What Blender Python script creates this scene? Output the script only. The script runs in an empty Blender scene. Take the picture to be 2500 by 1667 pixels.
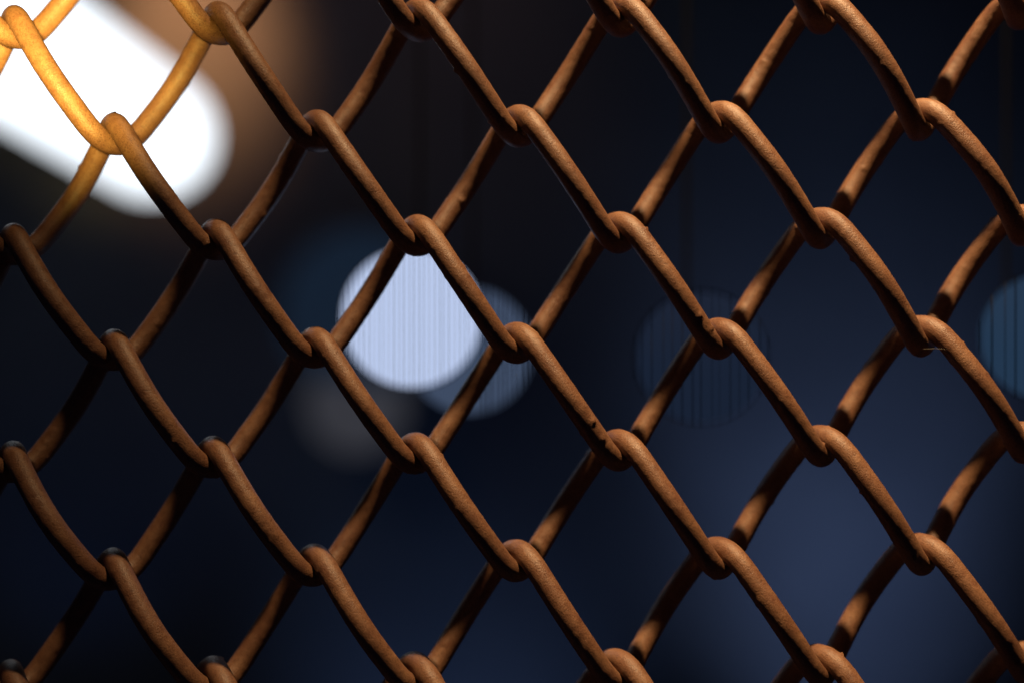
import bpy, math, random
import numpy as np
from mathutils import Vector, noise

random.seed(7)
rng = np.random.default_rng(7)
scene = bpy.context.scene
COL = scene.collection

# ---------------------------------------------------------------- scale
S = 1.0663e-4            # metres per photograph pixel at the fence
D = 3000.0               # camera to fence, in the same pixels
CAM_Y = -D * S


def at(px, py, k=1.0):
    """Point seen at photograph pixel (px, py), k fence distances from the camera."""
    return Vector(((px - 1250.0) * S * k, CAM_Y + D * S * k, (833.5 - py) * S * k))


# ---------------------------------------------------------------- camera
cam = bpy.data.cameras.new("camera")
cam.sensor_width = 36.0
cam.lens = 36.0 * D / 2500.0
cam.clip_start = 0.01
cam.clip_end = 50.0
cam.dof.use_dof = True
cam.dof.focus_distance = (D - 62.0) * S
APERTURE = 150.0 * S
cam.dof.aperture_fstop = cam.lens * 1e-3 / APERTURE
cam_ob = bpy.data.objects.new("camera", cam)
cam_ob.location = (0, CAM_Y, 0)
cam_ob.rotation_euler = (math.radians(90), 0, 0)
COL.objects.link(cam_ob)
scene.camera = cam_ob

# ---------------------------------------------------------------- world and exposure
w = bpy.data.worlds.new("World")
scene.world = w
w.use_nodes = True
bg = w.node_tree.nodes["Background"]
bg.inputs[0].default_value = (0.35, 0.45, 1.0, 1)
bg.inputs[1].default_value = 0.010
scene.view_settings.view_transform = 'Standard'
scene.view_settings.look = 'None'
scene.view_settings.exposure = 0.0
scene.view_settings.gamma = 1.0
scene.cycles.use_denoising = True
scene.cycles.max_bounces = 3
scene.cycles.diffuse_bounces = 1
scene.cycles.sample_clamp_indirect = 3.0


# ---------------------------------------------------------------- lamps and added spots
def spot(name, loc, target, energy, color, size_deg, blend, radius):
    l = bpy.data.lights.new(name, 'SPOT')
    l.energy = energy
    l.color = color
    l.spot_size = math.radians(size_deg)
    l.spot_blend = blend
    l.shadow_soft_size = radius
    o = bpy.data.objects.new(name, l)
    o.location = loc
    o.rotation_euler = (Vector(target) - Vector(loc)).to_track_quat('-Z', 'Y').to_euler()
    COL.objects.link(o)
    return o


# warm lamp high above, a little in front of the fence
spot("warm_lamp", (0.058, -0.131, 0.60), (0.225, 0.0, 0.03), 50, (1.0, 0.665, 0.335), 73, 1.0, 0.010)
# added amber spot by the camera, stands in for flare over upper left wires
spot("amber_flare_spot", (-0.012, -0.345, 0.018), at(110, 60), 50, (1.0, 0.70, 0.16), 14.0, 1.0, 0.012)
# unseen spots added to make the blue and brown glows on the wall
WALL_K = 5.6
WY = CAM_Y + D * S * WALL_K


def wall_pool(name, px, py, energy, color, size_deg, up=0.55, back=0.9):
    t = at(px, py, WALL_K)
    spot(name, (t.x, WY - back, t.z + up), t, energy, color, size_deg, 1.0, 0.05)


wall_pool("added_blue_spot", 2060, 1330, 7.75, (0.37, 0.54, 1.0), 70, up=-0.42, back=0.40)
wall_pool("added_blue_spot", 2050, 1000, 10.5, (0.37, 0.54, 1.0), 50, up=-0.60, back=0.50)
wall_pool("added_blue_spot", 1120, 1620, 5.81, (0.28, 0.47, 1.0), 66, up=-0.42, back=0.42)
wall_pool("added_blue_spot", 200, 1000, 1.21, (0.10, 0.30, 1.0), 64, up=-0.55, back=0.45)
wall_pool("added_brown_spot", 470, 70, 77.56, (1.0, 0.42, 0.15), 35, up=0.36, back=0.40)  # added spot in place of the glare beside the tube light
wall_pool("added_brown_spot", 900, 60, 1.75, (1.0, 0.50, 0.45), 76, up=0.40, back=0.50)  # weak wide spot added to carry that brown glow further right


# ---------------------------------------------------------------- materials
def new_mat(name):
    m = bpy.data.materials.new(name)
    m.use_nodes = True
    nt = m.node_tree
    return m, nt, nt.nodes["Principled BSDF"]


def rust_material():
    m, nt, p = new_mat("rusty_paint")
    N, L = nt.nodes, nt.links
    tc = N.new("ShaderNodeTexCoord")

    def nz(scale, detail=3.0, rough=0.6):
        n = N.new("ShaderNodeTexNoise")
        n.inputs["Scale"].default_value = scale
        n.inputs["Detail"].default_value = detail
        n.inputs["Roughness"].default_value = rough
        L.new(tc.outputs["Object"], n.inputs["Vector"])
        return n
    big, mid, fine = nz(90), nz(420, 4), nz(2500, 2, 0.7)
    r1 = N.new("ShaderNodeValToRGB")
    e = r1.color_ramp.elements
    e[0].position, e[0].color = 0.33, (0.135, 0.058, 0.036, 1)
    e[1].position, e[1].color = 0.68, (0.245, 0.124, 0.067, 1)
    mix = N.new("ShaderNodeMath"); mix.operation = 'MULTIPLY_ADD'
    L.new(mid.outputs[0], mix.inputs[0]); mix.inputs[1].default_value = 0.45
    half = N.new("ShaderNodeMath"); half.operation = 'MULTIPLY'; half.inputs[1].default_value = 0.55
    L.new(big.outputs[0], half.inputs[0]); L.new(half.outputs[0], mix.inputs[2])
    L.new(mix.outputs[0], r1.inputs[0])
    # small dark specks
    r2 = N.new("ShaderNodeValToRGB")
    e = r2.color_ramp.elements
    e[0].position, e[0].color = 0.30, (0.48, 0.45, 0.43, 1)
    e[1].position, e[1].color = 0.52, (1, 1, 1, 1)
    L.new(fine.outputs[0], r2.inputs[0])
    mul = N.new("ShaderNodeMix"); mul.data_type = 'RGBA'; mul.blend_type = 'MULTIPLY'
    mul.inputs[0].default_value = 1.0
    L.new(r1.outputs[0], mul.inputs[6]); L.new(r2.outputs[0], mul.inputs[7])
    L.new(mul.outputs[2], p.inputs["Base Color"])
    rr = N.new("ShaderNodeMapRange")
    rr.inputs[1].default_value, rr.inputs[2].default_value = 0.3, 0.7
    rr.inputs[3].default_value, rr.inputs[4].default_value = 0.38, 0.58
    L.new(mid.outputs[0], rr.inputs[0]); L.new(rr.outputs[0], p.inputs["Roughness"])
    p.inputs["Specular IOR Level"].default_value = 0.45
    b1 = N.new("ShaderNodeBump"); b1.inputs["Strength"].default_value = 0.75
    b1.inputs["Distance"].default_value = 0.00022
    L.new(fine.outputs[0], b1.inputs["Height"])
    b2 = N.new("ShaderNodeBump"); b2.inputs["Strength"].default_value = 0.17
    b2.inputs["Distance"].default_value = 0.0006
    L.new(mid.outputs[0], b2.inputs["Height"]); L.new(b1.outputs[0], b2.inputs["Normal"])
    L.new(b2.outputs[0], p.inputs["Normal"])
    return m


def glow_material(name, color, strength=1.0):
    m, nt, p = new_mat(name)
    p.inputs["Base Color"].default_value = (0.001, 0.001, 0.0012, 1)
    p.inputs["Roughness"].default_value = 0.9
    p.inputs["Specular IOR Level"].default_value = 0.0
    p.inputs["Emission Color"].default_value = (*color, 1)
    p.inputs["Emission Strength"].default_value = strength
    return m


def plain(name, color, rough=0.6, metal=0.0):
    m, nt, p = new_mat(name)
    N, L = nt.nodes, nt.links
    tc = N.new("ShaderNodeTexCoord")
    n = N.new("ShaderNodeTexNoise"); n.inputs["Scale"].default_value = 60
    L.new(tc.outputs["Object"], n.inputs["Vector"])
    mr = N.new("ShaderNodeMapRange"); mr.inputs[3].default_value = 0.75; mr.inputs[4].default_value = 1.2
    L.new(n.outputs[0], mr.inputs[0])
    mx = N.new("ShaderNodeMix"); mx.data_type = 'RGBA'; mx.blend_type = 'MULTIPLY'
    mx.inputs[0].default_value = 1.0
    mx.inputs[6].default_value = (*color, 1)
    L.new(mr.outputs[0], mx.inputs[7])
    L.new(mx.outputs[2], p.inputs["Base Color"])
    p.inputs["Roughness"].default_value = rough
    p.inputs["Metallic"].default_value = metal
    p.inputs["Specular IOR Level"].default_value = 0.1
    return m


def wall_material():
    m, nt, p = new_mat("dark_concrete")
    N, L = nt.nodes, nt.links
    tc = N.new("ShaderNodeTexCoord")
    n = N.new("ShaderNodeTexNoise"); n.inputs["Scale"].default_value = 3.0; n.inputs["Detail"].default_value = 6
    L.new(tc.outputs["Object"], n.inputs["Vector"])
    r = N.new("ShaderNodeValToRGB")
    e = r.color_ramp.elements
    e[0].position, e[0].color = 0.3, (0.034, 0.038, 0.050, 1)
    e[1].position, e[1].color = 0.7, (0.062, 0.067, 0.080, 1)
    L.new(n.outputs[0], r.inputs[0]); L.new(r.outputs[0], p.inputs["Base Color"])
    n2 = N.new("ShaderNodeTexNoise"); n2.inputs["Scale"].default_value = 60; n2.inputs["Detail"].default_value = 6
    L.new(tc.outputs["Object"], n2.inputs["Vector"])
    b = N.new("ShaderNodeBump"); b.inputs["Distance"].default_value = 0.004
    L.new(n2.outputs[0], b.inputs["Height"]); L.new(b.outputs[0], p.inputs["Normal"])
    p.inputs["Roughness"].default_value = 0.85
    return m


RUST = rust_material()
CABLE = plain("black_rubber", (0.0008, 0.0008, 0.001), 0.95)
SOCKET = plain("black_plastic", (0.003, 0.003, 0.004), 0.8)


# ---------------------------------------------------------------- object helpers
def link(name, verts, faces, mat, parent=None, smooth=True, loc=None):
    me = bpy.data.meshes.new(name)
    me.from_pydata([tuple(v) for v in verts], [], faces)
    me.materials.append(mat)
    if smooth:
        me.polygons.foreach_set("use_smooth", [True] * len(me.polygons))
    me.update()
    o = bpy.data.objects.new(name, me)
    COL.objects.link(o)
    if parent is not None:
        o.parent = parent
    if loc is not None:
        o.location = loc
    return o


def thing(name, label, cat, loc=(0, 0, 0), group=None):
    o = bpy.data.objects.new(name, None)
    o.empty_display_size = 0.02
    o.location = loc
    o["label"] = label
    o["category"] = cat
    if group:
        o["group"] = group
    COL.objects.link(o)
    return o


def sweep(pts, radii, sides=14, ring_noise=None):
    """Tube along a polyline with a parallel-transported frame; closed ends."""
    pts = np.asarray(pts, float)
    n = len(pts)
    tan = np.gradient(pts, axis=0)
    tan /= np.linalg.norm(tan, axis=1)[:, None]
    ref = np.array([0.0, 1.0, 0.0])
    if abs(tan[0] @ ref) > 0.9:
        ref = np.array([1.0, 0.0, 0.0])
    u = np.cross(tan[0], ref); u /= np.linalg.norm(u)
    ang = np.arange(sides) * 2 * math.pi / sides
    ca, sa = np.cos(ang), np.sin(ang)
    V = np.zeros((n, sides, 3))
    for i in range(n):
        u = u - tan[i] * (u @ tan[i]); u /= np.linalg.norm(u)
        v = np.cross(tan[i], u)
        r = np.full(sides, radii[i])
        if ring_noise is not None:
            r = r + ring_noise[i]
        V[i] = pts[i] + (r * ca)[:, None] * u + (r * sa)[:, None] * v
    idx = np.arange(n * sides).reshape(n, sides)
    a = idx[:-1]; b = np.roll(idx[:-1], -1, 1); c = np.roll(idx[1:], -1, 1); d = idx[1:]
    F = np.stack([a, d, c, b], -1).reshape(-1, 4).tolist()
    F.append(idx[0].tolist()); F.append(idx[-1][::-1].tolist())
    return V.reshape(-1, 3), F


def lathe(profile, seg=40):
    """Surface of revolution about z; profile = [(r, z)], r 0 allowed at the ends."""
    V, F, rings = [], [], []
    for r, z in profile:
        if r < 1e-9:
            rings.append([len(V)]); V.append((0, 0, z))
        else:
            base = len(V)
            rings.append(list(range(base, base + seg)))
            for k in range(seg):
                a = 2 * math.pi * k / seg
                V.append((r * math.cos(a), r * math.sin(a), z))
    for A, B in zip(rings[:-1], rings[1:]):
        for k in range(seg):
            k2 = (k + 1) % seg
            if len(A) == 1 and len(B) > 1:
                F.append((A[0], B[k], B[k2]))
            elif len(B) == 1 and len(A) > 1:
                F.append((A[k2], A[k], B[0]))
            elif len(A) > 1:
                F.append((A[k], B[k], B[k2], A[k2]))
    return V, F


# ---------------------------------------------------------------- the fence
d = 53.5                 # wire thickness (photograph pixels)
H_BEND = 62.0            # half depth of the spiral at its bends
BOW = 30.0               # how much farther the straight runs bulge
RHO = 50.0
GAP = 104.0              # top of an upper bend to the bottom of the bend hooked into it
ROWS = {-2: -533, -1: -270, 0: -7, 1: 258, 2: 521, 3: 786, 4: 1051, 5: 1317, 6: 1588, 7: 1858, 8: 2130, 9: 2402}
SLOPE = -0.0183


def knuckle(row, c):
    """Photograph position of the top of the bend: column c (integers for odd rows, halves for even)."""
    P = 491.0 + 0.8 * (row - 1)
    x0 = 1262.0 + 0.9 * (row - 2)
    x = x0 + c * P
    h = random.Random(row * 1009 + int(round(c * 2)) * 17 + 5)
    return x + h.uniform(-2.5, 2.5), ROWS[row] + SLOPE * (x - 1250.0) + h.uniform(-2, 2)


def wire_path(row, c0, c1):
    pts = []
    odd = row % 2 != 0
    cs = np.arange(c0, c1 + 1) if odd else np.arange(c0, c1 + 1) + 0.5
    s = 1.5
    e = RHO * math.pi / (2 * s)
    nb, ns = 26, 22
    h = random.Random(row * 77 + 3)
    for c in cs:
        xa, ta = knuckle(row, c)
        ya = ta + d / 2
        xb, tb = knuckle(row + 1, c + 0.5)
        yb = tb + GAP - d / 2
        xn, tn = knuckle(row, c + 1)
        yn = tn + d / 2
        hb = H_BEND + h.uniform(-2, 2)
        # top bend, from the back to the front (x grows)
        for i in range(nb):
            th = math.pi * (1 - i / nb)
            pts.append((xa + e * (1 - 2 * th / math.pi), ya + RHO * (1 - math.sin(th)), H_BEND * math.cos(th)))
        bow = BOW + h.uniform(-4, 4)
        for i in range(ns):
            t = i / ns
            x = (xa + e) * (1 - t) + (xb - e) * t
            y = (ya + RHO) * (1 - t) + (yb - RHO) * t
            pts.append((x, y, H_BEND + bow * 4 * t * (1 - t)))
        # bottom bend, from the front to the back
        for i in range(nb):
            th = math.pi * i / nb
            pts.append((xb - e * (1 - 2 * th / math.pi), yb - RHO * (1 - math.sin(th)), H_BEND * math.cos(th)))
        bow = BOW + h.uniform(-4, 4)
        for i in range(ns):
            t = i / ns
            x = (xb + e) * (1 - t) + (xn - e) * t
            y = (yb - RHO) * (1 - t) + (yn + RHO) * t
            pts.append((x, y, -H_BEND - bow * 4 * t * (1 - t)))
    p = np.array(pts)
    # smooth the joints a little
    for _ in range(3):
        p[1:-1] = 0.25 * p[:-2] + 0.5 * p[1:-1] + 0.25 * p[2:]
    for _ in range(14):
        p[1:-1, 2] = 0.25 * p[:-2, 2] + 0.5 * p[1:-1, 2] + 0.25 * p[2:, 2]
    return p


fence = thing("chain_link_fence", "rusty brown chain-link fence of thick interlocked wires in the foreground", "fence", (0, 0, 0))
SIDES = 24
for row in range(-2, 9):
    P = wire_path(row, -5, 4)
    P3 = np.stack([(P[:, 0] - 1250) * S, -P[:, 2] * S, (833.5 - P[:, 1]) * S], -1)
    # double the resolution
    m = np.empty((len(P3) * 2 - 1, 3)); m[0::2] = P3; m[1::2] = 0.5 * (P3[:-1] + P3[1:]); P3 = m
    n = len(P3)
    R = d / 2 * S
    rn = np.zeros((n, SIDES))
    for i in range(n):
        q = P3[i]
        for k in range(SIDES):
            a = 2 * math.pi * k / SIDES
            v = Vector((q[0] * 900 + 1.2 * math.cos(a), q[2] * 900 + row * 3.1, 1.2 * math.sin(a)))
            rn[i, k] = noise.noise(v) * 0.022 * R
    # crumbs of thick paint and rust standing on the wire
    h = random.Random(row + 400)
    for _ in range(150):
        i0, k0 = h.randrange(4, n - 4), h.randrange(SIDES)
        amp = h.uniform(0.03, 0.10) * R
        if h.random() < 0.10:
            amp = h.uniform(0.12, 0.24) * R
        rn[i0, k0] += amp
        rn[i0, (k0 + 1) % SIDES] += amp * 0.5
        rn[i0 + 1, k0] += amp * 0.6
        rn[i0 - 1, k0] += amp * 0.2
    V, F = sweep(P3, np.full(n, R), SIDES, rn)
    link("wire", V, F, RUST, fence)

# ---------------------------------------------------------------- background wall
t = 0.12
X = 3.2
V = [(-X, WY, -2.2), (X, WY, -2.2), (X, WY, 2.4), (-X, WY, 2.4),
     (-X, WY + t, -2.2), (X, WY + t, -2.2), (X, WY + t, 2.4), (-X, WY + t, 2.4)]
F = [(0, 1, 2, 3), (5, 4, 7, 6), (4, 0, 3, 7), (1, 5, 6, 2), (3, 2, 6, 7), (4, 5, 1, 0)]
wall = link("wall", V, F, wall_material(), smooth=False)
wall["kind"] = "structure"

# ---------------------------------------------------------------- tube light, upper left
A = at(366, 328, 4.4)
B = at(-560, -290, 2.7)
R = 150 * 4.4 * S
axis = (B - A)
Ln = axis.length
axis.normalize()
prof = [(0.0, -R)]
for i in range(1, 13):
    a = math.pi / 2 * i / 12
    prof.append((R * math.sin(a), -R * math.cos(a)))
prof += [(R, Ln * f) for f in (0.25, 0.5, 0.75)]
for i in range(0, 12):
    a = math.pi / 2 * i / 12
    prof.append((R * math.cos(a), Ln + R * math.sin(a)))
prof.append((0.0, Ln + R))
V, F = lathe(prof, 40)
tube = thing("tube_light", "large glowing white tube light slanting behind the upper left of the fence", "lamp", A)
tube.rotation_mode = 'QUATERNION'
tube.rotation_quaternion = axis.to_track_quat('Z', 'Y')
link("diffuser", V, F, glow_material("white_glow", (0.86, 0.93, 1.0), 1.8), tube)


# ---------------------------------------------------------------- hanging globe lamps
def globe(px, py, r_px, k, color, strength, label, bars=None):
    c = at(px, py, k)
    r = r_px * S * k
    t = thing("globe_lamp", label, "lamp", c, "globe lamps glowing behind the fence")
    prof = [(0.0, -r)]
    for i in range(1, 28):
        a = math.pi * i / 29
        prof.append((r * math.sin(a), -r * math.cos(a)))
    V, F = lathe(prof + [(0.0, r * 0.985)], 48)
    link("globe", V, F, glow_material("blue_glow", color, strength), t)
    # the socket sits on the back of the globe and hangs from a thin cable
    sr = min(0.3 * r, 0.012)
    V, F = lathe([(0, r * 0.96), (sr, r * 0.96), (sr * 1.1, r * 1.1), (sr * 0.9, r * 1.45), (sr * 0.4, r * 1.6), (0, r * 1.6)], 24)
    so = link("socket", V, F, SOCKET, t)
    so.rotation_euler = (math.radians(-90), 0, 0)
    V, F = sweep([(0, r * 1.55, 0), (0, r * 1.62, r * 0.05), (0, r * 1.62, r * 0.5), (0, r * 1.62, 0.4), (0, r * 1.62, 0.8)], [0.0008] * 5, 8)
    link("cable", V, F, CABLE, t)
    if bars:
        # added thin upright bars on a ring, to stripe the globe's disc
        kg, wid = 1.05, bars[1] * S
        h = random.Random(int(px))
        o = at(px, py, kg) - c
        hh = r_px * 1.10 * S * kg
        u0 = bars[2] if len(bars) > 2 else -0.96
        for u in np.linspace(u0, 0.96, bars[0]):
            u += h.uniform(-0.3, 0.3) / bars[0]
            z = hh * math.sqrt(max(0.02, 1 - u * u))
            x = o.x + hh * u
            wd = wid * h.uniform(0.5, 1.4)
            V, F = sweep([(x, o.y, o.z - z), (x, o.y, o.z), (x, o.y, o.z + z)], [wd / 2] * 3, 6)
            link("stripe_bar", V, F, SOCKET, t)
        ring = [(o.x + hh * math.cos(a), o.y, o.z + hh * math.sin(a)) for a in np.linspace(0, 2 * math.pi, 49)]
        if u0 < -0.9:
            V, F = sweep(ring, [0.5 * S] * 49, 6)
            link("ring", V, F, SOCKET, t)
        for u in (-1, 1) if u0 < -0.9 else (1,):
            V, F = sweep([(o.x + u * hh, o.y, o.z), (o.x * 0.5 + u * (hh + r) / 2, o.y * 0.5, o.z * 0.5), (u * r * 0.99, 0, 0)], [0.6 * S] * 3, 6)
            link("arm", V, F, SOCKET, t)
    return t


globe(1005, 776, 168, 1.32, (0.49, 0.585, 0.83), 1.0, "brightest round blue-white lamp behind the middle of the fence", (30, 0.9))
globe(1146, 855, 152, 1.40, (0.048, 0.070, 0.122), 1.0, "dim grey-blue round lamp overlapping the brightest one at its lower right", (13, 1.8, 0.16))
globe(872, 985, 120, 5.2, (0.036, 0.037, 0.046), 1.0, "dull grey globe added as the glow just below the brightest lamp")  # no lamp of its own: added globe for the grey glow
globe(890, 760, 200, 5.2, (0.007, 0.014, 0.028), 1.0, "broad faint blue globe added as the halo around the left of the brightest lamp")  # added globe that makes the bright lamp's blue halo
globe(1712, 872, 156, 1.22, (0.0092, 0.0158, 0.034), 1.0, "faintest dark blue striped lamp right of the middle of the fence", (15, 1.8))
globe(2555, 822, 152, 1.22, (0.016, 0.037, 0.074), 1.0, "blue striped lamp cut off by the right edge of the photo", (12, 3.0))

# ---------------------------------------------------------------- one loose fibre caught on the wire
p0, p1 = at(2254, 852, 0.974), at(2335, 858, 0.972)
pts = [p0.lerp(p1, f) + Vector((0, 0, 0.0004 * math.sin(f * 3.1))) for f in np.linspace(0, 1, 9)]
V, F = sweep([tuple(p) for p in pts], [0.000022] * 9, 5)
fib = link("fibre", V, F, plain("pale_fibre", (0.34, 0.30, 0.24), 0.5))
fib["label"] = "thin pale fibre caught on a knuckle near the right edge of the fence"
fib["category"] = "fibre"
